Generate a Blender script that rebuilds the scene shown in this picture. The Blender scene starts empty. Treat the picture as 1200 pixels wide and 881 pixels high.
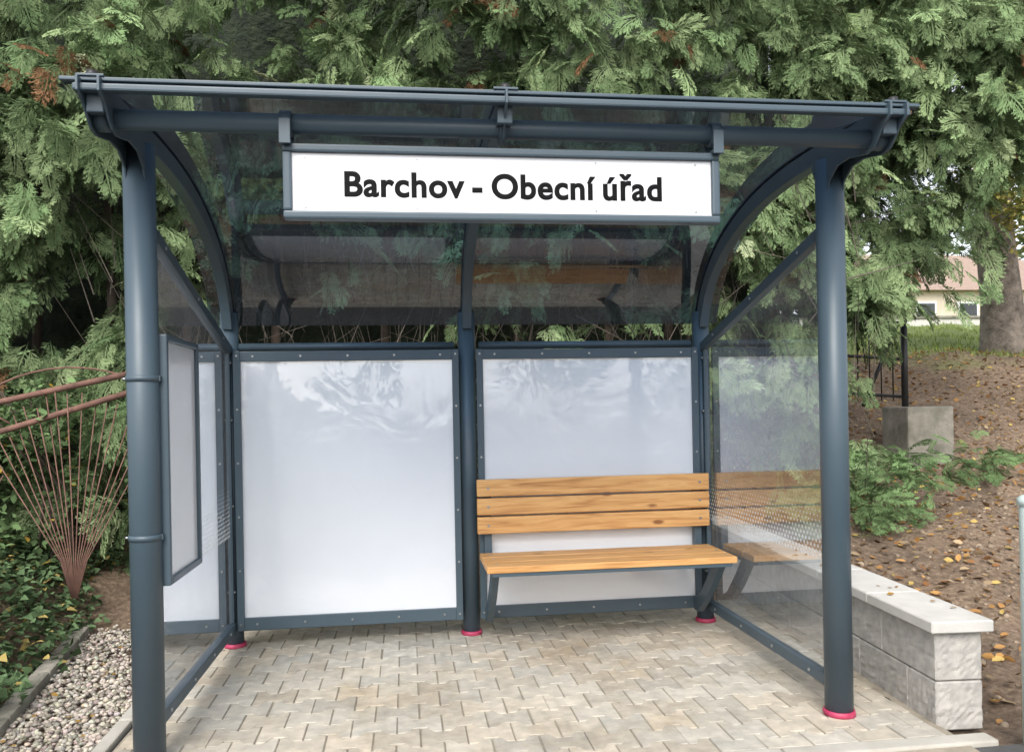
import bpy, bmesh, math, numpy as np
from mathutils import Vector, Matrix
rng=np.random.default_rng(7)
scene=bpy.context.scene
COL=scene.collection

# ------------------------------------------------------------ materials
def newmat(name):
    m=bpy.data.materials.new(name); m.use_nodes=True
    nt=m.node_tree; nt.nodes.clear()
    out=nt.nodes.new('ShaderNodeOutputMaterial')
    return m,nt,out
def N(nt,t,**k):
    n=nt.nodes.new(t)
    for a,b in k.items(): setattr(n,a,b)
    return n
def noise(nt,co,scale,detail=5,rough=.6):
    n=N(nt,'ShaderNodeTexNoise'); n.inputs['Scale'].default_value=scale
    n.inputs['Detail'].default_value=detail; n.inputs['Roughness'].default_value=rough
    nt.links.new(co,n.inputs['Vector']); return n.outputs['Fac']
def ramp(nt,fac,stops):
    r=N(nt,'ShaderNodeValToRGB'); cr=r.color_ramp
    while len(cr.elements)<len(stops): cr.elements.new(.5)
    for e,(p,c) in zip(cr.elements,stops):
        e.position=p; e.color=(*c,1) if len(c)==3 else c
    nt.links.new(fac,r.inputs['Fac']); return r.outputs['Color']
def mixc(nt,fac,a,b,blend='MIX'):
    m=N(nt,'ShaderNodeMix',data_type='RGBA',blend_type=blend)
    for s,v in ((m.inputs[0],fac),(m.inputs[6],a),(m.inputs[7],b)):
        if hasattr(v,'is_linked'): nt.links.new(v,s)
        elif isinstance(v,tuple): s.default_value=(*v,1)
        else: s.default_value=v
    return m.outputs[2]
def math_(nt,op,a,b=None,clamp=False):
    m=N(nt,'ShaderNodeMath',operation=op,use_clamp=clamp)
    for i,v in enumerate((a,b)):
        if v is None: continue
        if hasattr(v,'is_linked'): nt.links.new(v,m.inputs[i])
        else: m.inputs[i].default_value=v
    return m.outputs[0]
def simple(name,c1,c2,rough=.6,scale=8,bump=.2,bscale=60,metal=0,coat=0,rvar=.1,bdist=.004,spec=.5):
    m,nt,out=newmat(name)
    co=N(nt,'ShaderNodeTexCoord').outputs['Object']
    b=N(nt,'ShaderNodeBsdfPrincipled')
    f=noise(nt,co,scale)
    nt.links.new(ramp(nt,f,[(.3,c1),(.7,c2)]),b.inputs['Base Color'])
    b.inputs['Metallic'].default_value=metal
    b.inputs['Coat Weight'].default_value=coat
    b.inputs['Specular IOR Level'].default_value=spec
    r=math_(nt,'MULTIPLY_ADD',noise(nt,co,scale*2.3),rvar*2); 
    r.node.inputs[2].default_value=rough-rvar
    nt.links.new(r,b.inputs['Roughness'])
    if bump:
        bp=N(nt,'ShaderNodeBump'); bp.inputs['Strength'].default_value=bump; bp.inputs['Distance'].default_value=bdist
        nt.links.new(noise(nt,co,bscale),bp.inputs['Height']); nt.links.new(bp.outputs[0],b.inputs['Normal'])
    nt.links.new(b.outputs[0],out.inputs[0]); return m

M={}
M['steel']=simple('anthracite_powder_coat',(.052,.080,.102),(.062,.093,.117),rough=.42,scale=3,bump=.06,bscale=500,bdist=.001)
M['bolt']=simple('zinc_bolt',(.35,.36,.37),(.45,.46,.47),rough=.35,metal=1,bump=0)
M['pink']=simple('red_foil',(.32,.02,.06),(.44,.05,.12),rough=.5,scale=30,bump=.8,bscale=50)
M['conc']=simple('concrete',(.36,.335,.29),(.47,.45,.40),rough=.9,scale=6,bump=.5,bscale=90)
M['cap']=simple('concrete_cap',(.48,.465,.43),(.59,.57,.535),rough=.85,scale=7,bump=.3,bscale=120)
M['oldconc']=simple('weathered_concrete',(.12,.12,.09),(.32,.295,.25),rough=.95,scale=5,bump=.8,bscale=40,bdist=.01)
M['rust']=simple('rusty_iron',(.095,.050,.038),(.22,.115,.085),rough=.85,scale=14,bump=.5,bscale=120)
M['black']=simple('black_iron',(.012,.012,.013),(.02,.02,.02),rough=.5,bump=.1)
M['bark']=simple('bark',(.09,.075,.062),(.32,.27,.225),rough=.95,scale=9,bump=1,bscale=18,bdist=.03)
M['twig']=simple('twig_bark',(.03,.022,.017),(.075,.055,.04),rough=.95,scale=9,bump=0)
M['mint']=simple('pale_painted_metal',(.50,.60,.57),(.56,.66,.63),rough=.4,bump=.05)
M['asphalt']=simple('asphalt',(.055,.055,.057),(.09,.088,.085),rough=.9,scale=20,bump=.6,bscale=250)
M['plaster']=simple('cream_plaster',(.46,.40,.32),(.54,.47,.38),rough=.9,scale=2,bump=.2)
M['tile']=simple('roof_tile',(.26,.19,.155),(.34,.25,.20),rough=.8,scale=5,bump=.4,bscale=12)
M['winglass']=simple('window_glass',(.03,.035,.04),(.05,.055,.06),rough=.1,bump=0,rvar=.02)
M['whitepaint']=simple('white_paint',(.75,.75,.74),(.8,.8,.79),rough=.5,bump=.05)
M['text']=simple('black_vinyl',(.003,.003,.0035),(.004,.004,.0045),rough=.6,bump=0,rvar=.02,spec=.12)

def panel_mat(name,col=(.735,.76,.805),rough=.14,bs=.42,bsc=2.6,coat=1.0):
    m,nt,out=newmat(name); co=N(nt,'ShaderNodeTexCoord').outputs['Object']
    b=N(nt,'ShaderNodeBsdfPrincipled')
    f=noise(nt,co,1.6,3)
    nt.links.new(ramp(nt,f,[(.3,tuple(c*.94 for c in col)),(.7,col)]),b.inputs['Base Color'])
    b.inputs['Roughness'].default_value=rough
    b.inputs['Coat Weight'].default_value=coat
    b.inputs['Coat IOR'].default_value=1.8
    b.inputs['Coat Roughness'].default_value=.02
    bp=N(nt,'ShaderNodeBump'); bp.inputs['Strength'].default_value=bs; bp.inputs['Distance'].default_value=.01
    nn=N(nt,'ShaderNodeTexNoise'); nn.inputs['Scale'].default_value=bsc; nn.inputs['Distortion'].default_value=1.5
    nt.links.new(co,nn.inputs['Vector'])
    nt.links.new(nn.outputs['Fac'],bp.inputs['Height']); nt.links.new(bp.outputs[0],b.inputs['Normal'])
    nt.links.new(bp.outputs[0],b.inputs['Coat Normal'])
    nt.links.new(b.outputs[0],out.inputs[0]); return m
M['panel']=panel_mat('white_laminate')
M['signface']=panel_mat('white_sign_face',(.665,.675,.70),.25,.03,coat=.3)

def glass_mat(name,tint,refl=2.0,dots=False,haze=.0):
    m,nt,out=newmat(name)
    geo=N(nt,'ShaderNodeNewGeometry')
    dp=N(nt,'ShaderNodeVectorMath',operation='DOT_PRODUCT')
    nt.links.new(geo.outputs['Normal'],dp.inputs[0]); nt.links.new(geo.outputs['Incoming'],dp.inputs[1])
    c=math_(nt,'ABSOLUTE',dp.outputs['Value'])
    k=math_(nt,'POWER',math_(nt,'SUBTRACT',1.0,c,True),5.0)
    F=math_(nt,'MULTIPLY_ADD',k,.96); F.node.inputs[2].default_value=.04
    F=math_(nt,'MULTIPLY',F,refl,True)
    tr=N(nt,'ShaderNodeBsdfTransparent'); tr.inputs[0].default_value=(*tint,1)
    gl=N(nt,'ShaderNodeBsdfGlossy'); gl.inputs['Roughness'].default_value=.01
    gl.inputs['Color'].default_value=(.95,.97,1,1)
    mx=N(nt,'ShaderNodeMixShader'); nt.links.new(F,mx.inputs[0]); nt.links.new(tr.outputs[0],mx.inputs[1]); nt.links.new(gl.outputs[0],mx.inputs[2])
    last=mx.outputs[0]
    co=N(nt,'ShaderNodeTexCoord').outputs['Object']
    df=N(nt,'ShaderNodeBsdfDiffuse'); df.inputs[0].default_value=(.75,.76,.78,1)
    tl=N(nt,'ShaderNodeBsdfTranslucent'); tl.inputs[0].default_value=(.75,.76,.78,1)
    ad=N(nt,'ShaderNodeMixShader'); ad.inputs[0].default_value=.4
    nt.links.new(df.outputs[0],ad.inputs[1]); nt.links.new(tl.outputs[0],ad.inputs[2])
    hz=math_(nt,'MULTIPLY',noise(nt,co,4),haze)
    fac=hz
    if dots:
        sp=N(nt,'ShaderNodeSeparateXYZ'); nt.links.new(co,sp.inputs[0])
        P=.021
        row=math_(nt,'FLOOR',math_(nt,'DIVIDE',sp.outputs['Z'],P))
        off=math_(nt,'MULTIPLY',math_(nt,'MODULO',row,2.0),.5)
        fy=math_(nt,'SUBTRACT',math_(nt,'FRACT',math_(nt,'ADD',math_(nt,'DIVIDE',sp.outputs['Y'],P*1.4),off)),.5)
        fz=math_(nt,'SUBTRACT',math_(nt,'FRACT',math_(nt,'DIVIDE',sp.outputs['Z'],P)),.5)
        d=math_(nt,'SQRT',math_(nt,'ADD',math_(nt,'MULTIPLY',fy,math_(nt,'MULTIPLY',fy,1.96)),math_(nt,'MULTIPLY',fz,fz)))
        t=N(nt,'ShaderNodeMapRange'); t.inputs['From Min'].default_value=.88; t.inputs['From Max'].default_value=.60
        t.inputs['To Min'].default_value=.03; t.inputs['To Max'].default_value=.42
        nt.links.new(sp.outputs['Z'],t.inputs['Value'])
        lo=math_(nt,'MULTIPLY',math_(nt,'GREATER_THAN',sp.outputs['Z'],.588),math_(nt,'LESS_THAN',sp.outputs['Z'],.86))
        ins=math_(nt,'MULTIPLY',math_(nt,'LESS_THAN',d,t.outputs[0]),lo)
        fac=math_(nt,'MAXIMUM',hz,math_(nt,'MULTIPLY',ins,.8))
    m2=N(nt,'ShaderNodeMixShader'); nt.links.new(fac,m2.inputs[0]); nt.links.new(last,m2.inputs[1]); nt.links.new(ad.outputs[0],m2.inputs[2])
    nt.links.new(m2.outputs[0],out.inputs[0]); return m
M['roofglass']=glass_mat('tinted_polycarbonate',(.115,.185,.285),2.6,haze=.04)
M['glass']=glass_mat('clear_glass',(.88,.92,.93),3.8,dots=True,haze=.15)

def wood():
    m,nt,out=newmat('oiled_pine'); co=N(nt,'ShaderNodeTexCoord').outputs['Object']
    mp=N(nt,'ShaderNodeMapping'); mp.inputs['Scale'].default_value=(1.0,14,14); nt.links.new(co,mp.inputs[0])
    b=N(nt,'ShaderNodeBsdfPrincipled'); b.inputs['Roughness'].default_value=.45
    n1=N(nt,'ShaderNodeTexNoise'); n1.inputs['Scale'].default_value=3.2; n1.inputs['Detail'].default_value=6; n1.inputs['Distortion'].default_value=.8
    nt.links.new(mp.outputs[0],n1.inputs['Vector'])
    c=ramp(nt,n1.outputs['Fac'],[(.28,(.36,.16,.05)),(.45,(.56,.29,.10)),(.6,(.66,.38,.15)),(.75,(.48,.24,.075))])
    v=N(nt,'ShaderNodeTexVoronoi'); v.inputs['Scale'].default_value=1.0
    mp2=N(nt,'ShaderNodeMapping'); mp2.inputs['Scale'].default_value=(3.5,9,9); nt.links.new(co,mp2.inputs[0]); nt.links.new(mp2.outputs[0],v.inputs['Vector'])
    k=ramp(nt,v.outputs['Distance'],[(.07,(.4,.28,.22)),(.14,(1,1,1))])
    c=mixc(nt,1.0,c,k,'MULTIPLY')
    nt.links.new(c,b.inputs['Base Color'])
    bp=N(nt,'ShaderNodeBump'); bp.inputs['Strength'].default_value=.25; bp.inputs['Distance'].default_value=.002
    nt.links.new(n1.outputs['Fac'],bp.inputs['Height']); nt.links.new(bp.outputs[0],b.inputs['Normal'])
    nt.links.new(b.outputs[0],out.inputs[0]); return m
M['wood']=wood()

def attr_mat(name,rough=.6,nscale=0,bump=0,big=0):
    m,nt,out=newmat(name)
    at=N(nt,'ShaderNodeAttribute'); at.attribute_name='col'
    c=at.outputs['Color']
    co=N(nt,'ShaderNodeTexCoord').outputs['Object']
    if nscale:
        f=noise(nt,co,nscale)
        c=mixc(nt,1.0,c,ramp(nt,f,[(.25,(.72,.72,.72)),(.75,(1.2,1.18,1.15))]),'MULTIPLY')
    if big:
        f=noise(nt,co,big,6,.7)
        c=mixc(nt,1.0,c,ramp(nt,f,[(.3,(.78,.71,.60)),(.52,(1.0,.985,.955)),(.75,(1.08,1.06,1.02))]),'MULTIPLY')
    b=N(nt,'ShaderNodeBsdfPrincipled'); nt.links.new(c,b.inputs['Base Color']); b.inputs['Roughness'].default_value=rough
    b.inputs['Specular IOR Level'].default_value=.35
    if bump:
        bp=N(nt,'ShaderNodeBump'); bp.inputs['Strength'].default_value=bump; bp.inputs['Distance'].default_value=.004
        nt.links.new(noise(nt,co,220),bp.inputs['Height']); nt.links.new(bp.outputs[0],b.inputs['Normal'])
    nt.links.new(b.outputs[0],out.inputs[0]); return m
def leaf_mat():
    m,nt,out=newmat('foliage')
    at=N(nt,'ShaderNodeAttribute'); at.attribute_name='col'; c=at.outputs['Color']
    d=N(nt,'ShaderNodeBsdfDiffuse'); t=N(nt,'ShaderNodeBsdfTranslucent')
    nt.links.new(c,d.inputs[0]); nt.links.new(c,t.inputs[0])
    mx=N(nt,'ShaderNodeMixShader'); mx.inputs[0].default_value=.2
    nt.links.new(d.outputs[0],mx.inputs[1]); nt.links.new(t.outputs[0],mx.inputs[2])
    nt.links.new(mx.outputs[0],out.inputs[0]); return m
M['leaf']=leaf_mat()
M['stone']=attr_mat('stones',.85,60,.4)
M['paver']=attr_mat('concrete_paver',.9,16,.6,big=1.6)
M['block']=attr_mat('split_concrete_block',.95,22,.45)

# ------------------------------------------------------------ mesh helpers
def link(o,parent=None):
    COL.objects.link(o)
    if parent: o.parent=parent
    return o
def empty(name):
    o=bpy.data.objects.new(name,None); o.empty_display_size=.2; return link(o)
def mesh(name,v,f,mat,parent=None,smooth=False):
    me=bpy.data.meshes.new(name); me.from_pydata([tuple(p) for p in v],[],f); me.update()
    me.materials.append(mat)
    if smooth: me.polygons.foreach_set('use_smooth',[True]*len(me.polygons))
    return link(bpy.data.objects.new(name,me),parent)
def box(name,lo,hi,mat,parent=None,bev=.003,rot=None,seg=2):
    bm=bmesh.new(); bmesh.ops.create_cube(bm,size=1)
    lo=Vector(lo);hi=Vector(hi);c=(lo+hi)/2;s=hi-lo
    for v in bm.verts: v.co=Vector((v.co.x*s.x,v.co.y*s.y,v.co.z*s.z))
    if bev: bmesh.ops.bevel(bm,geom=bm.edges[:],offset=bev,segments=seg,affect='EDGES',profile=.6)
    if rot: bm.transform(rot)
    bm.transform(Matrix.Translation(c))
    me=bpy.data.meshes.new(name); bm.to_mesh(me); bm.free(); me.materials.append(mat)
    return link(bpy.data.objects.new(name,me),parent)
def tube(name,pts,r,mat,parent=None,seg=24,caps=True):
    pts=[Vector(p) for p in pts]; rr=r if isinstance(r,(list,tuple)) else [r]*len(pts)
    v=[];f=[]
    up=None
    for i,p in enumerate(pts):
        d=(pts[min(i+1,len(pts)-1)]-pts[max(i-1,0)]).normalized()
        if up is None: up=Vector((0,0,1)) if abs(d.z)<.9 else Vector((1,0,0))
        a=d.cross(up).normalized(); b=d.cross(a).normalized()
        up=a.cross(d).normalized()
        for k in range(seg):
            t=2*math.pi*k/seg; v.append(p+(a*math.cos(t)+b*math.sin(t))*rr[i])
    for i in range(len(pts)-1):
        for k in range(seg):
            f.append((i*seg+k,i*seg+(k+1)%seg,(i+1)*seg+(k+1)%seg,(i+1)*seg+k))
    nside=len(f)
    if caps: f.append(tuple(range(seg))[::-1]); f.append(tuple((len(pts)-1)*seg+k for k in range(seg)))
    o=mesh(name,v,f,mat,parent)
    sm=[True]*nside+[False]*(len(f)-nside); o.data.polygons.foreach_set('use_smooth',sm)
    return o
def extrude_yz(name,poly,x0,x1,mat,parent,bev=.0015):
    bm=bmesh.new(); vs=[bm.verts.new((x0,y,z)) for y,z in poly]; fc=bm.faces.new(vs)
    r=bmesh.ops.extrude_face_region(bm,geom=[fc])
    for g in r['geom']:
        if isinstance(g,bmesh.types.BMVert): g.co.x=x1
    bmesh.ops.recalc_face_normals(bm,faces=bm.faces[:])
    if bev: bmesh.ops.bevel(bm,geom=bm.edges[:],offset=bev,segments=1,affect='EDGES')
    me=bpy.data.meshes.new(name); bm.to_mesh(me); bm.free(); me.materials.append(mat)
    return link(bpy.data.objects.new(name,me),parent)
def scatter(name,tv,tf,pos,R,scale,col,mat,parent=None,smooth=False,colvar=None):
    tv=np.asarray(tv,float); tf=np.asarray(tf,int); n=len(pos); nv=len(tv); k=tf.shape[1]
    if np.ndim(scale)==1: V=np.einsum('nij,vj->nvi',R,tv)*np.asarray(scale)[:,None,None]
    else: V=np.einsum('nij,nvj->nvi',R,tv[None]*np.asarray(scale)[:,None,:])
    V=(V+pos[:,None,:]).reshape(-1,3)
    F=(tf[None]+(np.arange(n)*nv)[:,None,None]).reshape(-1)
    me=bpy.data.meshes.new(name); me.vertices.add(len(V)); me.vertices.foreach_set('co',V.astype(np.float32).ravel())
    me.loops.add(len(F)); me.loops.foreach_set('vertex_index',F.astype(np.int32))
    nf=n*len(tf); me.polygons.add(nf); me.polygons.foreach_set('loop_start',(np.arange(nf)*k).astype(np.int32))
    me.update(calc_edges=True)
    C=np.ones((n,nv,4),np.float32); C[:,:,:3]=col[:,None,:]
    if colvar is not None: C[:,:,:3]*=np.asarray(colvar)[None,:,None]
    a=me.attributes.new('col','FLOAT_COLOR','POINT'); a.data.foreach_set('color',C.ravel())
    me.materials.append(mat)
    if smooth: me.polygons.foreach_set('use_smooth',[True]*nf)
    return link(bpy.data.objects.new(name,me),parent)
def frames(d,roll):
    d=d/np.linalg.norm(d,axis=1,keepdims=True)
    up=np.tile([0,0,1.],(len(d),1)); y=np.cross(up,d); y/=np.linalg.norm(y,axis=1,keepdims=True)+1e-9
    z=np.cross(d,y); c=np.cos(roll)[:,None]; s=np.sin(roll)[:,None]
    y2=y*c+z*s; z2=-y*s+z*c
    return np.stack([d,y2,z2],axis=2)
def randrot(n):
    d=rng.normal(size=(n,3)); return frames(d,rng.uniform(0,6.28,n))

# ------------------------------------------------------------ ground
def sstep(a,b,x): t=np.clip((x-a)/(b-a),0,1); return t*t*(3-2*t)
def T(x,y):
    x=np.asarray(x,float);y=np.asarray(y,float)
    f=np.interp(y,[3.0,4.0,5.5,7,9.3,16,40,200],[0,.14,.42,.78,1.80,2.85,4.2,5])
    r=f*sstep(2.0,2.7,x)
    l=.30*sstep(-1.75,-2.4,x)*sstep(2.6,4.2,y)
    b=.25*sstep(4.8,6.0,y)*(1-sstep(2.0,2.7,x))*(1-sstep(-1.75,-2.4,x))+.6*sstep(7,14,y)*(1-sstep(2,2.7,x))
    wob=.03*np.sin(x*2.1+y*1.3)+.02*np.sin(x*5.3-y*3.7)+.012*np.sin(x*11+2)*np.sin(y*9)
    w=np.maximum(sstep(2.2,2.6,x)*sstep(2.7,3.2,y),np.maximum(sstep(-1.75,-2.2,x)*sstep(2.8,3.4,y),sstep(5,6,y)))
    return r+l+b+wob*w-.045*(1-w)
gx=np.concatenate([np.linspace(-220,-14,14),np.linspace(-12,14,210),np.linspace(16,220,14)])
gy=np.concatenate([np.linspace(-120,0,10),np.linspace(1,14,110),np.linspace(15,30,16),np.linspace(36,260,14)])
X,Y=np.meshgrid(gx,gy); Z=T(X,Y); nx=len(gx); ny=len(gy)
V=np.stack([X.ravel(),Y.ravel(),Z.ravel()],1)
i=np.arange((nx)*(ny)).reshape(ny,nx); F=np.stack([i[:-1,:-1],i[:-1,1:],i[1:,1:],i[1:,:-1]],-1).reshape(-1,4)
def ground_mat():
    m,nt,out=newmat('soil_and_grass'); co=N(nt,'ShaderNodeTexCoord').outputs['Object']
    b=N(nt,'ShaderNodeBsdfPrincipled'); b.inputs['Roughness'].default_value=.95
    sp=N(nt,'ShaderNodeSeparateXYZ'); nt.links.new(co,sp.inputs[0])
    n1=noise(nt,co,2.2); n2=noise(nt,co,26,8,.75); n3=noise(nt,co,1.1)
    dirt=ramp(nt,n2,[(.3,(.075,.05,.032)),(.5,(.20,.145,.10)),(.7,(.36,.28,.20))])
    dirt=mixc(nt,1.0,dirt,ramp(nt,n3,[(.35,(.8,.77,.75)),(.65,(1.35,1.3,1.25))]),'MULTIPLY')
    gr=ramp(nt,n2,[(.3,(.10,.14,.035)),(.6,(.22,.27,.08)),(.8,(.30,.30,.13))])
    g=math_(nt,'ADD',sp.outputs['Y'],math_(nt,'MULTIPLY',math_(nt,'SUBTRACT',n1,.5),2.5))
    mr=N(nt,'ShaderNodeMapRange'); mr.inputs['From Min'].default_value=8.9; mr.inputs['From Max'].default_value=9.9
    nt.links.new(g,mr.inputs['Value'])
    nt.links.new(mixc(nt,mr.outputs[0],dirt,gr),b.inputs['Base Color'])
    bp=N(nt,'ShaderNodeBump'); bp.inputs['Strength'].default_value=1; bp.inputs['Distance'].default_value=.03
    nt.links.new(n2,bp.inputs['Height']); nt.links.new(bp.outputs[0],b.inputs['Normal'])
    nt.links.new(b.outputs[0],out.inputs[0]); return m
M['ground']=ground_mat()
mesh('ground',V,[tuple(int(q) for q in f) for f in F],M['ground'],smooth=True)

# paving
sand=simple('jointing_sand',(.22,.19,.145),(.38,.335,.265),rough=1,scale=9,bump=.6,bscale=200)
pav=empty('paved_floor')
mesh('sand_bed',[(-1.10,2.60,-.0068),(1.98,2.60,-.0068),(2.12,4.95,-.0068),(-1.10,4.95,-.0068)],[(0,1,2,3)],sand,pav)
L=.176; H=.138; A=.020; g=.0036
tvs=[];tfs=[];cols=[]
prof=[(0,1),(.19,1),(.31,-1),(.69,-1),(.81,1),(1,1)]
def paver(x0,y0,xlim0,xlim1):
    top=[(x0+p*L,y0+H/2+A*s) for p,s in prof]; bot=[(x0+p*L,y0-H/2-A*s) for p,s in prof]
    pl=bot+top[::-1]
    pl=[(min(max(x,xlim0),xlim1),min(max(y,2.76),4.93)) for x,y in pl]
    cx=sum(p[0] for p in pl)/12; cy=sum(p[1] for p in pl)/12
    if max(p[0] for p in pl)-min(p[0] for p in pl)<.03 or max(p[1] for p in pl)-min(p[1] for p in pl)<.03: return
    n=len(pl)
    def ins(d,z):
        o=[]
        for k in range(n):
            x,y=pl[k]
            dx=math.copysign(min(d,abs(x-cx)*.5),cx-x); dy=math.copysign(min(d,abs(y-cy)*.5),cy-y)
            o.append((x+dx,y+dy,z))
        return o
    b0=len(tvs); zt=rng.normal(0,.0009); tx=rng.normal(0,.006); ty=rng.normal(0,.006); jx=rng.normal(0,.0013); jy=rng.normal(0,.0013)
    for ring in (ins(g/2,-.02),ins(g/2,-.004),ins(g/2+.0035,0)):
        for x,y,z in ring: tvs.append((x+jx,y+jy,z+zt+(x-cx)*tx+(y-cy)*ty))
    for r in range(2):
        for k in range(n):
            tfs.append((b0+r*n+k,b0+r*n+(k+1)%n,b0+(r+1)*n+(k+1)%n,b0+(r+1)*n+k))
    tfs.append(tuple(b0+2*n+k for k in range(n)))
    v=rng.uniform(.82,1.07); w=rng.uniform(-.016,.016)
    for k in range(3*n): 
        e=.82 if k<2*n else 1
        cols.append(((.485+w)*v*e,.455*v*e,(.40-w)*v*e,1))
for j in range(17):
    for ii in range(-2,21):
        paver(-1.2+ii*L+(L/2 if j%2 else 0),2.80+j*H,-1.09,1.955+ .07*(j*H/2.4))
o=mesh('pavers',tvs,tfs,M['paver'],pav)
a=o.data.attributes.new('col','FLOAT_COLOR','POINT'); a.data.foreach_set('color',np.array(cols,np.float32).ravel())
def rotbox(name,p0,p1,w,z0,z1,mat,parent,bev=.008,pieces=1):
    p0=np.array(p0,float);p1=np.array(p1,float);d=(p1-p0);Ln=np.linalg.norm(d);ang=math.atan2(d[1],d[0])
    for q in range(pieces):
        a=p0+d*(q/pieces); b=p0+d*((q+1)/pieces); c=(a+b)/2; l=Ln/pieces-.006
        box(name,(c[0]-l/2,c[1]-w/2,z0),(c[0]+l/2,c[1]+w/2,z1+rng.normal(0,.001)),mat,parent,bev,rot=Matrix.Rotation(ang,4,'Z'))
k=empty('kerb'); rotbox('kerb_stone',(-1.13,2.6),(-1.17,5.1),.055,-.15,.012,M['conc'],k,pieces=3)
k=empty('kerb'); rotbox('kerb_stone',(-1.10,2.71),(2.10,2.71),.075,-.15,.006,M['conc'],k,pieces=4)
k=empty('kerb'); rotbox('kerb_stone',(-1.55,2.9),(-2.02,5.9),.08,-.15,.03,M['oldconc'],k,pieces=5,bev=.015)
mesh('road',[(-60,-60,-.012),(60,-60,-.012),(60,2.665,-.012),(-60,2.665,-.012)],[(0,1,2,3)],M['asphalt'])

# gravel strip
bm=bmesh.new(); bmesh.ops.create_icosphere(bm,subdivisions=1,radius=1)
iv=np.array([v.co[:] for v in bm.verts]); itf=np.array([[v.index for v in f.verts] for f in bm.faces]); bm.free()
iv=iv*(1+rng.uniform(-.18,.18,(len(iv),1)))
n=5200
gyv=rng.uniform(2.7,5.8,n); xl=-1.52-(gyv-2.9)*.157; gxv=rng.uniform(xl,-1.17-.016*(gyv-2.6))
pos=np.stack([gxv,gyv,rng.uniform(-.035,-.008,n)],1)
base=rng.uniform(.20,.56,n)[:,None]*np.array([1,.90,.77]); base*=1+rng.normal(0,.04,(n,3))
sc=rng.uniform(.008,.019,n)[:,None]*np.stack([np.ones(n),rng.uniform(.6,1,n),rng.uniform(.4,.7,n)],1)
scatter('gravel_strip',iv,itf,pos,frames(np.stack([rng.normal(size=n),rng.normal(size=n),rng.normal(0,.2,n)],1),rng.normal(0,.3,n)),sc,np.clip(base,0,.8),M['stone'],smooth=True)

# ------------------------------------------------------------ low block wall
w=empty('low_block_wall')
P0=np.array([1.985,2.86]); P1=np.array([2.20,5.9]); dd=(P1-P0)/np.linalg.norm(P1-P0); nn=np.array([dd[1],-dd[0]]); Lw=np.linalg.norm(P1-P0); TW=.185
def wallblock(s0,s1,z0,z1,o0,o1,mat,bev,name,disp=0,col=None):
    bm=bmesh.new(); bmesh.ops.create_cube(bm,size=1)
    for v in bm.verts: v.co=Vector(((v.co.x+.5)*(s1-s0)+s0,(v.co.y+.5)*(o1-o0)+o0,(v.co.z+.5)*(z1-z0)+z0))
    if bev: bmesh.ops.bevel(bm,geom=bm.edges[:],offset=bev,segments=1,affect='EDGES')
    if disp:
        bmesh.ops.subdivide_edges(bm,edges=[e for e in bm.edges if e.calc_length()>.06],cuts=10,use_grid_fill=True)
        for v in bm.verts:
            if z0+.006<v.co.z<z1-.006:
                e=rng.normal(0,disp)
                if abs(v.co.y-o0)<.003 or abs(v.co.y-o1)<.003: v.co.y+=e
                if abs(v.co.x-s0)<.003 and s0<.01: v.co.x+=e
    for v in bm.verts:
        s,o,z=v.co; q=P0+dd*s+nn*o; v.co=Vector((q[0],q[1],z))
    me=bpy.data.meshes.new(name); bm.to_mesh(me); bm.free(); me.materials.append(mat)
    if col is not None:
        a=me.attributes.new('col','FLOAT_COLOR','POINT'); a.data.foreach_set('color',np.tile(np.array([*col,1],np.float32),len(me.vertices)))
    return link(bpy.data.objects.new(name,me),w)
for row in range(2):
    s=0; first=True
    while s<Lw:
        l=.40 if not(row==0 and first) else .20
        v=rng.uniform(.88,1.08)
        wallblock(s+.001,min(s+l,Lw)-.002,-.03+row*.19,.157+row*.19,0,TW,M['block'],.006,'block',.0013,(.41*v,.395*v,.37*v)); s+=l; first=False
s=-.03
while s<Lw:
    wallblock(s,min(s+.5,Lw)-.004,.349,.395,-.03,TW+.03,M['cap'],.005,'cap_stone'); s+=.5

# ------------------------------------------------------------ shelter
XL,XR,XC=-.923,1.677,.335; YF,YR=3.017,4.461
S=empty('bus_shelter')
curve=[(2.60,2.232),(2.80,2.252),(3.0,2.265),(3.2,2.270),(3.4,2.264),(3.6,2.245),(3.8,2.208),(4.0,2.148),(4.16,2.075),(4.30,1.98),(4.39,1.885),(4.45,1.78),(4.475,1.70)]
cy=np.array([c[0] for c in curve]); cz=np.array([c[1] for c in curve])
t=np.concatenate([[0],np.cumsum(np.hypot(np.diff(cy),np.diff(cz)))]); tt=np.linspace(0,t[-1],40)
Cy=np.interp(tt,t,cy); Cz=np.interp(tt,t,cz)
for _ in range(3):
    Cy[1:-1]=(Cy[:-2]+2*Cy[1:-1]+Cy[2:])/4; Cz[1:-1]=(Cz[:-2]+2*Cz[1:-1]+Cz[2:])/4
tg=np.stack([np.gradient(Cy),np.gradient(Cz)],1); tg/=np.linalg.norm(tg,axis=1,keepdims=True); nr=np.stack([-tg[:,1],tg[:,0]],1)
def off(d): return [(Cy[i]+nr[i,0]*d,Cz[i]+nr[i,1]*d) for i in range(len(Cy))]
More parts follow.
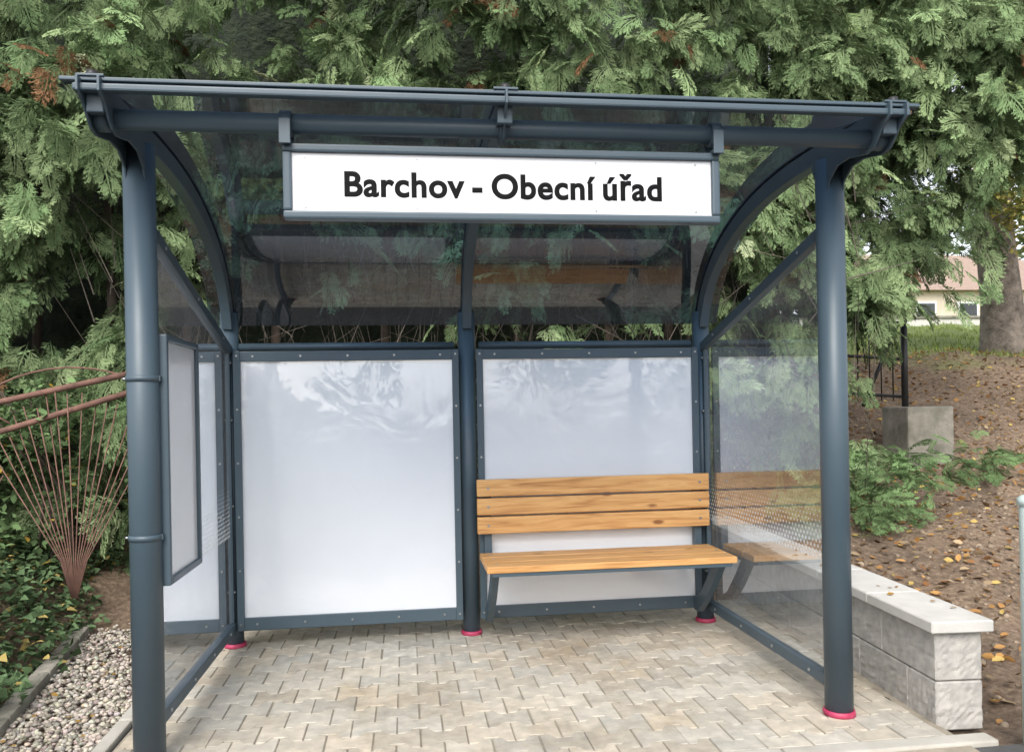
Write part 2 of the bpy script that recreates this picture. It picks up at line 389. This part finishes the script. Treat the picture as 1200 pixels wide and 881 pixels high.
def rib(x,wd,top,bot,name):
    a=off(top); b=off(bot); v=[];f=[]
    for (y1,z1),(y2,z2) in zip(a,b):
        v+= [(x-wd/2,y1,z1),(x+wd/2,y1,z1),(x+wd/2,y2,z2),(x-wd/2,y2,z2)]
    for i in range(len(a)-1):
        for k in range(4): f.append((i*4+k,i*4+(k+1)%4,(i+1)*4+(k+1)%4,(i+1)*4+k))
    f.append((0,3,2,1)); e=(len(a)-1)*4; f.append((e,e+1,e+2,e+3))
    o=mesh(name,v,f,M['steel'],S)
    md=o.modifiers.new('b','BEVEL'); md.width=.004; md.segments=2; md.limit_method='ANGLE'; md.angle_limit=math.radians(40)
    return o
for x in (XL,XC,XR):
    rib(x,.05,-.004,-.078,'roof_rib'); rib(x,.062,.014,.006,'roof_clamp_strip')
sh=off(0.002)
for a,b in ((XL-.105,XC-.004),(XC+.004,XR+.105)):
    v=[];f=[]
    for y,z in sh: v+=[(a,y,z),(b,y,z)]
    for i in range(len(sh)-1): f.append((2*i,2*i+2,2*i+3,2*i+1))
    mesh('roof_sheet',v,f,M['roofglass'],S,True)
box('front_edge_bar',(XL-.05,2.565,2.206),(XR+.05,2.600,2.228),M['steel'],S,.006)
box('front_edge_cap',(XL-.09,2.575,2.238),(XR+.09,2.625,2.250),M['steel'],S,.003)
tube('front_tube',[(XL-.03,2.69,2.162),(XR+.05,2.69,2.162)],.032,M['steel'],S,32)
gus=[(2.55,2.245),(2.55,2.20),(2.60,2.175),(2.635,2.14),(2.66,2.118),(2.70,2.112),(2.745,2.120),(2.82,2.135),(2.90,2.13),(2.96,2.09),(2.98,2.04),(3.03,2.04),(3.06,2.10),(3.10,2.19),(3.1,2.25)]
gusc=[(2.55,2.245),(2.55,2.20),(2.60,2.175),(2.635,2.14),(2.66,2.118),(2.70,2.112),(2.745,2.125),(2.80,2.17),(2.95,2.20),(3.1,2.20),(3.1,2.25)]
for x,gp,wx in ((XL,gus,.026),(XR,gus,.026),(XC,gusc,.026)):
    ss=(-.0345,.0265) if gp is gus else (-.004,)
    for s in ss: extrude_yz('gusset_plate',gp,x+s,x+s+.008,M['steel'],S)
    hw=.02 if gp is gus else .013
    tube('tube_collar',[(x-hw,2.69,2.162),(x+hw,2.69,2.162)],.040,M['steel'],S,32)
    tube('edge_stud',[(x,2.59,2.250),(x,2.59,2.272)],.016,M['black'],S,12)
    box('stud_plate',(x-.04,2.57,2.2505),(x+.04,2.615,2.258),M['steel'],S,.002)
for x in (XL,XR):
    tube('front_post',[(x,YF,.0),(x,YF,2.185)],.054,M['steel'],S,40)
for x in (XL,XC,XR):
    tube('rear_post',[(x,YR,0),(x,YR,1.765)],.047,M['steel'],S,36)
for x,y in ((XL,YR),(XC,YR),(XR,YR),(XR,YF),(XL,YF)):
    r_=.056 if y==YR else .060
    tube('foot_wrap',[(x,y,0),(x,y,.006),(x+.002,y,.016),(x+.002,y,.022)],[r_,r_+.003,r_,r_-.003],M['pink'],S,24)
for x,sgn in ((XL,1),(XR,-1)):
    def bar(name,y0,z0,y1,z1,hw,hh):
        d=Vector((0,y1-y0,z1-z0)); l=d.length; ang=math.atan2(z1-z0,y1-y0); c=Vector((x,(y0+y1)/2,(z0+z1)/2))
        box(name,c-Vector((hw,l/2,hh)),c+Vector((hw,l/2,hh)),M['steel'],S,.004,rot=Matrix.Rotation(ang,4,'X'))
    bar('side_bottom_rail',YF+.045,.115,YR-.04,.115,.02,.024)
    bar('side_top_rail',YF+.03,1.925,YR-.03,1.56,.02,.024)
    v=[(x+sgn*.0,YF+.055,.13),(x,YR-.05,.13),(x,YR-.05,1.565),(x,YF+.055,1.905)]
    mesh('side_glass',v,[(0,1,2,3)],M['glass'],S)
    box('glazing_bar',(x-.012,YR-.075,.14),(x+.012,YR-.045,1.57),M['steel'],S,.003)
    for z in (.3,.75,1.2,1.5):
        tube('glass_bolt',[(x-.02,YR-.06,z),(x+.02,YR-.06,z)],.008,M['bolt'],S,10)
    for y in np.linspace(YF+.2,YR-.2,4): tube('glass_bolt',[(x-.024,y,.115),(x+.024,y,.115)],.007,M['bolt'],S,10)
    for q in (.15,.5,.85):
        y=YF+.03+q*(YR-YF-.06); z=1.925+q*(1.56-1.925)
        tube('glass_bolt',[(x-.024,y,z),(x+.024,y,z)],.007,M['bolt'],S,10)
for (a,b) in ((-.895,.286),(.382,1.634)):
    y0,y1=4.390,4.415
    fw=.036
    box('panel_frame',(a,y0,.095),(a+fw,y1,1.56),M['steel'],S,.003)
    box('panel_frame',(b-fw,y0,.095),(b,y1,1.56),M['steel'],S,.003)
    box('panel_frame',(a+fw,y0+.002,1.505),(b-fw,y1-.002,1.558),M['steel'],S,.003)
    box('panel_frame',(a+fw,y0+.002,.097),(b-fw,y1-.002,.163),M['steel'],S,.003)
    box('white_panel',(a+.02,4.405,.14),(b-.02,4.411,1.53),M['panel'],S,0)
    tube('rear_rail',[(a+.02,4.46,1.585),(b-.02,4.46,1.585)],.021,M['steel'],S,16)
    tube('rear_rail',[(a+.02,4.46,.10),(b-.02,4.46,.10)],.021,M['steel'],S,16)
    for z in np.linspace(.13,1.535,6):
        for x in (a+.018,b-.018): tube('frame_bolt',[(x,y0-.004,z),(x,y0+.004,z)],.006,M['bolt'],S,8)
    for x in np.linspace(a+.1,b-.1,5):
        for z in (.13,1.532): tube('frame_bolt',[(x,y0-.003,z),(x,y0+.004,z)],.006,M['bolt'],S,8)
D=empty('timetable_display_case')
cx=-.862
fr=M['steel']
for (ya,yb,za,zb) in ((3.03,3.055,.62,1.52),(3.46,3.485,.62,1.52),(3.055,3.46,1.495,1.52),(3.055,3.46,.62,.645)):
    box('frame',(cx-.018,ya,za),(cx+.018,yb,zb),fr,D,.006)
box('back_sheet',(cx-.014,3.05,.64),(cx+.004,3.465,1.50),M['signface'],D,0)
for z in (.80,1.36):
    tube('post_clamp',[(XL,YF,z-.010),(XL,YF,z+.010)],.0575,M['steel'],D,32)
    box('clamp_arm',(XL+.03,YF-.01,z-.010),(cx-.0,YF+.03,z+.010),M['steel'],D,.002)
    tube('clamp_bolt',[(XL-.068,YF-.005,z),(XL-.055,YF-.005,z)],.005,M['bolt'],D,10)

# ------------------------------------------------------------ stop name sign
G=empty('bus_stop_name_sign')
x0,x1,z0,z1=-.379,1.083,1.853,2.094
for n_,lo,hi in (('frame',(x0,2.665,z0),(x1,2.715,z0+.026)),('frame',(x0,2.665,z1-.026),(x1,2.715,z1)),
              ('frame',(x0,2.6651,z0+.026),(x0+.028,2.7149,z1-.026)),('frame',(x1-.028,2.6651,z0+.026),(x1,2.7149,z1-.026))):
    box(n_,lo,hi,M['steel'],G,.007)
box('sign_face',(x0+.022,2.680,z0+.02),(x1-.022,2.700,z1-.02),M['signface'],G,0)
for x in (x0+.012,x1-.012):
    box('hanger',(x-.018,2.640,2.085),(x+.018,2.652,2.165),M['steel'],G,.002)
    box('hanger',(x-.018,2.728,2.085),(x+.018,2.740,2.165),M['steel'],G,.002)
    box('hanger',(x-.018,2.652,2.09),(x+.018,2.728,2.102),M['steel'],G,.002)
    tube('hanger_strap',[(x-.018,2.69,2.162),(x+.018,2.69,2.162)],.041,M['steel'],G,28)
cu=bpy.data.curves.new('stop_name','FONT'); cu.body='Barchov - Obecní úřad'; cu.align_x='CENTER'; cu.align_y='BOTTOM_BASELINE'
cu.size=.112; cu.extrude=.0004; cu.bevel_depth=.0034; cu.bevel_resolution=0; cu.space_word=.68; cu.space_character=1.06; cu.materials.append(M['text'])
to=bpy.data.objects.new('stop_name',cu); link(to,G); bpy.context.view_layer.update()
wd=to.dimensions.x
to.rotation_euler=(math.radians(90),0,0); sx=1.066/wd; to.scale=(sx,1.0,.12); to.location=(.346,2.6790,1.931)
for x in (-.31,.05,.65,1.0):
    for z in (1.893,2.055): tube('rivet',[(x,2.677,z),(x,2.681,z)],.0035,M['bolt'],G,8)

# ------------------------------------------------------------ bench
B=empty('wooden_bench')
for za in (.566,.666,.766):
    box('backrest_plank',(.366,4.310,za),(1.655,4.345,za+.090),M['wood'],B,.006,seg=3)
for i,ya in enumerate((3.89,4.025,4.16)):
    box('seat_plank',(.372,ya,.437),(1.635,ya+.128,.470),M['wood'],B,.006,seg=3)
for x in (.425,1.60):
    box('back_bracket',(x-.02,4.346,.42),(x+.02,4.389,.85),M['steel'],B,.003)
    box('seat_bracket',(x-.02,3.93,.412),(x+.02,4.386,.4365),M['steel'],B,.003)
    extrude_yz('strut',[(3.99,.412),(4.09,.412),(4.16,.33),(4.29,.2),(4.385,.16),(4.385,.09),(4.33,.09),(4.24,.16),(4.12,.27)],x-.018,x+.018,M['steel'],B)
    for za in (.61,.71,.81): tube('coach_bolt',[(x,4.306,za),(x,4.311,za)],.007,M['bolt'],B,12)
    for ya in (3.955,4.09,4.225): tube('coach_bolt',[(x,ya,.469),(x,ya,.472)],.007,M['bolt'],B,12)
box('seat_edge_rail',(.40,3.898,.418),(1.61,3.925,.4365),M['steel'],B,.003)

# ------------------------------------------------------------ bollard
Bo=empty('bollard')
tube('post',[(2.215,2.64,-.02),(2.215,2.64,.83),(2.215,2.64,.85)],[.04,.04,.038],M['mint'],Bo,28)
tube('cap',[(2.215,2.64,.85),(2.215,2.64,.875),(2.215,2.64,.885)],[.046,.046,.03],M['mint'],Bo,28)

# ------------------------------------------------------------ rusty fan fence
Fe=empty('rusty_iron_fence')
YFc=5.0
tube('rail',[(-4.2,YFc,.92),(-2.3,YFc,1.33),(-1.56,YFc,1.49)],.018,M['rust'],Fe,12)
tube('rail',[(-4.2,YFc,.72),(-2.3,YFc,1.16),(-1.56,YFc,1.385)],.018,M['rust'],Fe,12)
tube('end_post',[(-1.57,YFc+.03,-.05),(-1.57,YFc+.03,1.52)],.018,M['rust'],Fe,10)
for c0 in (-1.93,-2.75,-3.57):
    zb=.28+(c0+1.93)*.2
    for k_ in range(17):
        a=(k_-8)/8*.66+rng.normal(0,.008)
        l=1.02+.08*math.cos(a*3)+rng.normal(0,.04)
        top=(c0+math.sin(a)*l*.74,YFc+.02*rng.normal(),zb+math.cos(a)*l)
        tube('rod',[(c0+.015*(k_-8)/8,YFc,zb-.1),(c0+math.sin(a)*.12,YFc,zb+.12),top],.0035,M['rust'],Fe,6)
    arc=[(c0+math.sin(a)*.86,YFc,zb+.36+math.cos(a)*.88) for a in np.linspace(-.6,.6,14)]
    tube('arc_rod',arc,.006,M['rust'],Fe,6)

# ------------------------------------------------------------ black fence & footing
Fb=empty('black_iron_fence')
tube('post',[(4.50,6.85,1.1),(4.50,6.85,2.05)],.03,M['black'],Fb,10)
tube('post',[(3.2,6.95,.7),(3.2,6.95,2.2)],.03,M['black'],Fb,10)
for z in (1.28,1.62,1.95): tube('rail',[(3.2,6.95,z+.1),(4.5,6.85,z)],.014,M['black'],Fb,8)
for q in np.linspace(0,1,13): tube('bar',[(3.2+1.3*q,6.95-.1*q,1.25),(3.2+1.3*q,6.95-.1*q,2.2-.1*q)],.006,M['black'],Fb,6)
tube('brace',[(4.1,6.87,1.2),(4.45,6.86,1.95)],.018,M['black'],Fb,8)
box('footing',(4.36,6.60,.45),(4.80,7.0,1.19),M['oldconc'],empty('concrete_footing'),.02)

# ------------------------------------------------------------ foliage templates
def frond_template(seed,npair=7):
    r=np.random.default_rng(seed); q=[]
    def blade(p,ang,l,w):
        d=np.array([math.cos(ang),math.sin(ang)]); n=np.array([-d[1],d[0]])
        q.append([p,p+d*l*.55+n*w/2,p+d*l,p+d*l*.55-n*w/2])
    blade(np.array([0,0.]),0,1.0,.03)
    for k_ in range(npair):
        for s in (-1,1):
            t_=.10+.115*k_+(.05 if s>0 else 0)+r.normal(0,.01)
            l=(.56*(1-t_)**.7*(.6+.4*min(1,t_*4))+.06)*r.uniform(.65,1.15)
            an=s*(.80-.28*t_+r.normal(0,.07)); p=np.array([t_,0.]); blade(p,an,l,.034)
            d=np.array([math.cos(an),math.sin(an)])
            for j_,u in enumerate((.25,.45,.64,.8)):
                if l>.13:
                    s2=1 if (j_%2==0) else -1
                    for s3 in ((s2,) if j_>1 else (s2,-s2)):
                        blade(p+d*l*u,an+s3*r.uniform(.4,.62),l*.48*(1.15-u)*r.uniform(.8,1.3),.032)
    q=np.array(q).reshape(-1,2); v=np.zeros((len(q),3)); v[:,:2]=q
    v[:,2]=-.30*q[:,0]**2-.4*q[:,1]**2+r.normal(0,.012,len(q))
    f=np.arange(len(q)).reshape(-1,4)
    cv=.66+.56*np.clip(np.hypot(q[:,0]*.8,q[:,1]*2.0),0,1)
    return v,f,cv
TP=[frond_template(s) for s in (1,2,3)]
fv,ff,fcv=TP[0]
def bumps(x,z): return .20*np.sin(x*1.7+z*.6)+.15*np.sin(x*3.9-z*2.3+1)+.13*np.sin(z*3.1+x*.8+2)+.1*np.sin(x*7.1+z*5.3)
def conifer(name,nb,xs,ys,zs,mask,per=9,depth=.9,parent=None,sc=(.20,.40),tone=(1,1,1),brown=.016,dark=1.0):
    bx=rng.uniform(*xs,nb*3); bz=rng.uniform(*zs,nb*3)
    ok=mask(bx,bz); bx=bx[ok][:nb]; bz=bz[ok][:nb]; nb=len(bx)
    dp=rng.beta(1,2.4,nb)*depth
    by=ys+bumps(bx,bz)+dp
    yaw=rng.normal(0,.75,nb); bd=np.stack([np.sin(yaw),-np.cos(yaw),rng.uniform(-.5,.15,nb)],1)
    bl=rng.uniform(.2,.5,nb); btone=rng.normal(1,.22,nb)
    isb=rng.random(nb)<brown
    u=rng.random((nb,per)); P=np.stack([bx,by,bz],1)[:,None,:]+bd[:,None,:]*(u*bl[:,None])[...,None]+rng.normal(0,.05,(nb,per,3))
    P[...,2]-=.25*u**2*bl[:,None]
    d=bd[:,None,:]+np.stack([rng.normal(0,.75,(nb,per)),rng.normal(0,.3,(nb,per)),rng.uniform(-2.0,.1,(nb,per))],-1)
    P=P.reshape(-1,3); d=d.reshape(-1,3); n=len(P)
    c=np.array([.142,.215,.100])*np.array(tone); c2=np.array([.248,.320,.162])*np.array(tone)
    m=rng.random((n,1)); col=c*(1-m)+c2*m
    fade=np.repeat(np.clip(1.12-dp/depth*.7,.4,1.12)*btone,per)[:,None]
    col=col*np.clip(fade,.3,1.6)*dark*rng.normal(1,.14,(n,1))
    br=(np.repeat(isb,per)&(rng.random(n)<.6))|(rng.random(n)<.006)
    col[br]=np.array([.25,.14,.075])*rng.uniform(.5,1.2,(br.sum(),1))
    col=np.clip(col,.008,.45); s=rng.uniform(*sc,n); rl=rng.normal(0,.55,n); R=frames(d,rl); w_=rng.integers(0,3,n)
    for k_ in range(3):
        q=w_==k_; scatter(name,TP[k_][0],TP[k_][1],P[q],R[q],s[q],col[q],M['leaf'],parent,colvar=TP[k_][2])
Hd=empty('conifer_hedge')
def m1(x,z):
    lim=np.where(x<3.25,.35,np.where(x<3.95,2.05,3.2)); lim=lim+.2*np.sin(x*5)
    low=(x>=3.2)&(x<3.7)&(z<1.05)&(z>.4)
    bare=(x>-1.2)&(x<2.6)&(z<2.6)&(rng.random(len(x))<.86)
    return ((z>lim)|low)&~bare
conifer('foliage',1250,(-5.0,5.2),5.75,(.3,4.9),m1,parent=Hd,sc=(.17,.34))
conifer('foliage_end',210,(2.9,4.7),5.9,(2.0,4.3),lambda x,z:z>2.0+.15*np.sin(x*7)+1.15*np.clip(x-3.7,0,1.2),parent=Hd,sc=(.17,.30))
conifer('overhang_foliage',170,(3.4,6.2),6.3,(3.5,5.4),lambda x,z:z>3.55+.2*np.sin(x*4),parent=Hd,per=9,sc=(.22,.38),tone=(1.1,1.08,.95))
M['hcore']=simple('shaded_foliage_mass',(.010,.016,.010),(.036,.050,.026),rough=1,scale=7,bump=1,bscale=20,bdist=.05)  # backing for the inner hedge, its shade put into the dark colour
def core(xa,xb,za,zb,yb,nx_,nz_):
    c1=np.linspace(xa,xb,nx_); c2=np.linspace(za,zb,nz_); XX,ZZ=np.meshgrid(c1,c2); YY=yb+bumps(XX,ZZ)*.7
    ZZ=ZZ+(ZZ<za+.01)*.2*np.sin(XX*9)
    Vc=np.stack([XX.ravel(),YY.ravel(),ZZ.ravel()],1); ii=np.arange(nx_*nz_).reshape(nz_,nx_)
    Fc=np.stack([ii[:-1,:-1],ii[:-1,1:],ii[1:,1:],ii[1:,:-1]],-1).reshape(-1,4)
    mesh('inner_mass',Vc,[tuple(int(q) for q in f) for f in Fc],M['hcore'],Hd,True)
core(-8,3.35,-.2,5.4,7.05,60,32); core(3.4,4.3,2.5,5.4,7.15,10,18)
for k_ in range(15):
    x=-5.8+k_*.62+rng.normal(0,.1); y=6.4+rng.normal(0,.15)
    tube('trunk',[(x,y,0),(x+rng.normal(0,.06),y,1.8),(x+rng.normal(0,.1),y,3.6)],[.045,.035,.025],M['twig'],Hd,9)
nT=1000; tw=np.array([[0,-1,-.6],[0,1,-.6],[0,0,1],[1,-.3,-.2],[1,.3,-.2],[1,0,.3]],float); twf=np.array([[0,1,4,3],[1,2,5,4],[2,0,3,5]])
pos=np.stack([rng.uniform(-2,3.4,nT),rng.uniform(5.4,6.5,nT),rng.uniform(.4,2.8,nT)],1)
d=np.stack([rng.normal(0,.45,nT),rng.normal(-.1,.3,nT),rng.normal(.9,.5,nT)],1)
ln=rng.uniform(.2,.8,nT); sc=np.stack([ln,np.full(nT,.0033),np.full(nT,.0033)],1)
sc[:,1:]*=rng.uniform(.5,1.7,(nT,1))
scatter('bare_twigs',tw,twf,pos,frames(d,rng.uniform(0,6,nT)),sc,rng.uniform(.05,.16,(nT,1))*np.array([1,.85,.7]),M['stone'],Hd)
Cn=empty('conifer_tree')
conifer('foliage',260,(4.2,11),8.6,(4.4,7.6),lambda x,z:(z>4.5+.4*np.sin(x*3)),parent=Cn,sc=(.3,.55),tone=(1.15,1.12,.95),depth=1.6)
tube('trunk',[(10.3,10.2,1.5),(10.4,9.8,5),(10.0,9.6,8.2)],[.2,.15,.05],M['bark'],Cn,12)

# ------------------------------------------------------------ broadleaf
lv=np.array([[0,0,0],[.35,.30,.05],[.75,.22,.03],[1,0,-.05],[.75,-.22,.03],[.35,-.30,.05]]); lf=np.array([[0,1,2,3],[0,3,4,5]])
iv5=np.array([[0,0,0],[.1,.45,.02],[.5,.28,.03],[1,0,-.08],[.5,-.28,.03],[.1,-.45,.02]]); 
def leaves(name,pos,size,cols,parent,tmpl=lv):
    n=len(pos)
    d=np.stack([rng.normal(0,1,n),rng.normal(0,1,n),rng.normal(-.2,.45,n)],1)
    return scatter(name,tmpl,lf,pos,frames(d,rng.normal(0,.5,n)),rng.uniform(*size,n),cols,M['leaf'],parent)
n=14000
x=rng.uniform(-4.0,-1.5,n); y=rng.uniform(2.9,5.9,n)
keep=x<(-1.50-(y-2.9)*.15-.12*rng.random(n)+.06*np.sin(y*9)); x=x[keep];y=y[keep];n=len(x)
mound=.12+.11*np.sin(x*3.1+y*2)+.09*np.sin(y*5.1-x*2)
z=T(x,y)+np.maximum(.05,rng.random(n)**.6*np.maximum(mound,.05))
col=np.array([.10,.155,.075])*rng.uniform(.4,1.7,(n,1)); m=rng.random(n)<.08; col[m]=np.array([.42,.33,.12])
leaves('ivy_groundcover',np.stack([x,y,z],1),(.03,.062),col,None,tmpl=iv5)
sh_=empty('garden_shrub'); ps=[];
for k_ in range(32):
    c=np.array([rng.uniform(-4.2,-1.7),rng.uniform(5.15,5.6),rng.uniform(.35,1.35)]); q=rng.normal(size=(150,3)); q/=np.linalg.norm(q,axis=1,keepdims=True); q*=rng.uniform(.4,1,(150,1))**.5*np.array([.26,.2,.22]); ps.append(c+q)
ps=np.concatenate(ps); n=len(ps); col=np.array([.12,.185,.08])*rng.uniform(.35,1.8,(n,1)); m=rng.random(n)<.03; col[m]=(.4,.28,.06)
leaves('leaves',ps,(.03,.065),col,sh_,tmpl=lv)
for k_ in range(14):
    x=rng.uniform(-4,-2); tube('stem',[(x,5.4,.2),(x+rng.normal(0,.1),5.35,.8),(x+rng.normal(0,.2),5.3,1.4)],[.012,.009,.004],M['twig'],sh_,6)

n=8000
x=rng.uniform(2.3,9,n); y=2.8+6.9*rng.random(n); z=T(x,y)+.008+.016*rng.random(n)
col=np.array([[.36,.20,.08],[.24,.12,.055],[.55,.40,.14],[.16,.10,.06],[.42,.31,.19],[.48,.27,.10]])[rng.integers(0,6,n)]*rng.uniform(.6,1.25,(n,1))
d=np.stack([rng.normal(0,1,n),rng.normal(0,1,n),rng.normal(0,.25,n)],1)
scatter('fallen_leaves',lv,lf,np.stack([x,y,z],1),frames(d,rng.normal(0,.5,n)),rng.uniform(.025,.07,n),col,M['leaf'])
n=75; x=np.concatenate([rng.uniform(2.02,2.2,25),rng.uniform(-1.6,-1.2,50)]); y=rng.uniform(3,5.5,n); z=np.concatenate([np.full(25,.40),np.full(50,.012)])
d=np.stack([rng.normal(0,1,n),rng.normal(0,1,n),rng.normal(0,.1,n)],1)
scatter('fallen_leaves',lv,lf,np.stack([x,y,z],1),frames(d,rng.normal(0,.2,n)),rng.uniform(.02,.04,n),np.tile([.33,.2,.06],(n,1)),M['leaf'])
n=3600; x=rng.uniform(2.25,6.5,n); y=rng.uniform(2.75,8,n)
scatter('soil_clods',iv,itf,np.stack([x,y,T(x,y)],1),randrot(n),rng.uniform(.005,.026,n)*rng.uniform(.4,1,n),rng.uniform(.12,.36,(n,1))*np.array([1,.79,.58]),M['stone'],smooth=True)
pn=200; wh=rng.integers(0,5,pn); cxs=np.array([[3.55,5.5],[4.85,6.25],[3.0,5.2],[3.4,5.35],[3.65,5.7]])[wh]
x=cxs[:,0]+rng.normal(0,.18,pn); y=cxs[:,1]+rng.normal(0,.15,pn); z=T(x,y)+rng.uniform(.02,.22,pn)+np.where(wh%4==0,.2,0)
d=np.stack([rng.normal(-.2,.8,pn),rng.normal(-.6,.5,pn),rng.uniform(-.4,.5,pn)],1)
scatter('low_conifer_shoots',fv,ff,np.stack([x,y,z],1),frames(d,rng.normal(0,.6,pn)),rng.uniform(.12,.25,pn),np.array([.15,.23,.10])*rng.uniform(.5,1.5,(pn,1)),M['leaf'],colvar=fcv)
gb=np.array([[0,-.08,0],[0,.08,0],[.6,.05,.02],[1,0,-.15],[.6,-.05,.02]]); gbf=np.array([[0,1,2],[0,2,4],[4,2,3]])
n=18000; x=rng.uniform(4,20,n); y=9.2+12*rng.random(n)**1.3; z=T(x,y)-.01
d=np.stack([rng.normal(0,.4,n),rng.normal(0,.4,n),np.ones(n)],1)
scatter('grass',gb,gbf,np.stack([x,y,z],1),frames(d,rng.uniform(0,6,n)),rng.uniform(.05,.11,n),np.array([.21,.27,.08])*rng.uniform(.6,1.4,(n,1)),M['leaf'])

# ------------------------------------------------------------ deciduous tree
Tr=empty('deciduous_tree')
tb=float(T(8.0,10.0))
tube('trunk',[(8.06,10,tb-.2),(8.02,10,tb+.15),(8.0,10,tb+.7),(7.93,10,tb+1.4),(7.9,10,tb+2.2),(7.95,10,tb+4)],[.37,.285,.25,.235,.21,.13],M['bark'],Tr,20)
limbs=[((7.92,10,tb+1.9),(7.3,9.2,tb+2.3),(6.8,8.6,tb+2.2)),((7.92,9.95,tb+1.7),(7.7,9.0,tb+1.9),(7.2,8.5,tb+1.6)),((7.95,10,tb+2.3),(8.6,9.6,tb+3.2),(9.4,9.2,tb+3.5)),((7.95,10,tb+2.8),(7.5,9.6,tb+3.8),(6.9,9.2,tb+4.6)),((7.95,10,tb+3.2),(8.2,10.5,tb+4.5),(8.5,10.8,tb+5.5))]
ps=[]
for li,l in enumerate(limbs):
    tube('limb',l,[.09,.05,.02],M['bark'],Tr,10)
    for k_ in range(20 if li<2 else 9):
        t_=rng.uniform(.1,1.15); c=np.array(l[1])*(1-t_)+np.array(l[2])*t_+rng.normal(0,.3,3)
        q=rng.normal(size=(100,3)); q/=np.linalg.norm(q,axis=1,keepdims=True); q*=rng.uniform(.2,1,(100,1))**.6*np.array([.4,.35,.3]); ps.append(c+q)
ps=np.concatenate(ps); n=len(ps); pal=np.array([[.30,.30,.09],[.55,.48,.14],[.18,.23,.07],[.60,.54,.22],[.25,.29,.09]])[rng.integers(0,5,n)]*rng.uniform(.7,1.2,(n,1))
leaves('leaves',ps,(.04,.085),pal,Tr)

# ------------------------------------------------------------ distant house, wall, trees
Hs=empty('house'); hx,hy=27.6,36.; hz=float(T(hx,hy))-.3
box('walls',(hx-4,hy,hz-.3),(hx+4,hy+6,hz+3.0),M['plaster'],Hs,0)
mesh('roof',[(hx-4.4,hy-.4,hz+2.9),(hx+4.4,hy-.4,hz+2.9),(hx+4.4,hy+6.4,hz+2.9),(hx-4.4,hy+6.4,hz+2.9),(hx-4.4,hy+3,hz+5.2),(hx+4.4,hy+3,hz+5.2)],[(0,1,5,4),(2,3,4,5),(0,4,3),(1,2,5),(3,2,1,0)],M['tile'],Hs)
for x in (-2.8,-.6,2.6):
    box('window_frame',(hx+x-.55,hy-.05,hz+1.1),(hx+x+.55,hy+.02,hz+2.4),M['whitepaint'],Hs,.01)
    box('window',(hx+x-.45,hy-.06,hz+1.2),(hx+x+.45,hy-.03,hz+2.3),M['winglass'],Hs,0)
box('door',(hx+.7,hy-.05,hz),(hx+1.6,hy+.02,hz+2.1),M['tile'],Hs,.01)
gw=empty('garden_wall'); gz=float(T(12,20)); box('wall',(9,20.0,gz-.2),(24,20.25,gz+.35),M['cap'],gw,.02); box('coping',(8.95,19.95,gz+.352),(24.05,20.3,gz+.42),M['oldconc'],gw,.01)
ps=[]
for k_ in range(190):
    c=np.array([rng.uniform(-30,60),rng.uniform(44,50),rng.uniform(4,13)]); q=rng.normal(size=(100,3)); q/=np.linalg.norm(q,axis=1,keepdims=True); q*=rng.uniform(.3,1,(100,1))**.5*np.array([2.6,1.8,2.0]); ps.append(c+q)
for k_ in range(60):
    c=np.array([rng.uniform(-26,26),rng.uniform(-27,-23),rng.uniform(.5,6.5)]); q=rng.normal(size=(70,3)); q/=np.linalg.norm(q,axis=1,keepdims=True); q*=rng.uniform(.3,1,(70,1))**.5*np.array([1.8,1.3,1.5]); ps.append(c+q)
ps=np.concatenate(ps); n=len(ps)
leaves('distant_trees',ps,(.5,.9),np.array([.15,.19,.10])*rng.uniform(.6,1.6,(n,1)),None)

# ------------------------------------------------------------ light
W=bpy.data.worlds.new('World'); scene.world=W; W.use_nodes=True; nt=W.node_tree; nt.nodes.clear()
sky=nt.nodes.new('ShaderNodeTexSky'); sky.sky_type='NISHITA'; sky.sun_disc=False
EL,AZ=44,196
sky.sun_elevation=math.radians(EL); sky.sun_rotation=math.radians(AZ); sky.air_density=1.0; sky.dust_density=3.0
hs=nt.nodes.new('ShaderNodeHueSaturation'); hs.inputs['Saturation'].default_value=.28; hs.inputs['Value'].default_value=2.15
bg=nt.nodes.new('ShaderNodeBackground'); bg.inputs[1].default_value=.15
wo=nt.nodes.new('ShaderNodeOutputWorld')
nt.links.new(sky.outputs[0],hs.inputs['Color']); nt.links.new(hs.outputs[0],bg.inputs[0]); nt.links.new(bg.outputs[0],wo.inputs[0])
sd=bpy.data.lights.new('sun','SUN'); sd.energy=2.1; sd.angle=math.radians(34); sd.color=(1,.965,.92)
so=bpy.data.objects.new('sun',sd); link(so)
az=math.radians(AZ); dirv=Vector((math.sin(az)*math.cos(math.radians(EL)),math.cos(az)*math.cos(math.radians(EL)),math.sin(math.radians(EL))))
so.rotation_euler=dirv.to_track_quat('Z','Y').to_euler(); so.location=dirv*20

scene.view_settings.view_transform='Standard'; scene.view_settings.look='None'; scene.view_settings.exposure=0
cd=bpy.data.cameras.new('camera'); cd.sensor_width=36; cd.lens=28.5; cd.shift_y=.0333; cd.clip_end=1000; cd.clip_start=.05
co_=bpy.data.objects.new('camera',cd); link(co_)
Rm=Matrix.Rotation(math.radians(-7.43),4,'Z')@Matrix.Rotation(math.radians(90),4,'X')@Matrix.Rotation(math.radians(-1.07),4,'Z')
co_.matrix_world=Matrix.Translation((0,0,1.225))@Rm
scene.camera=co_
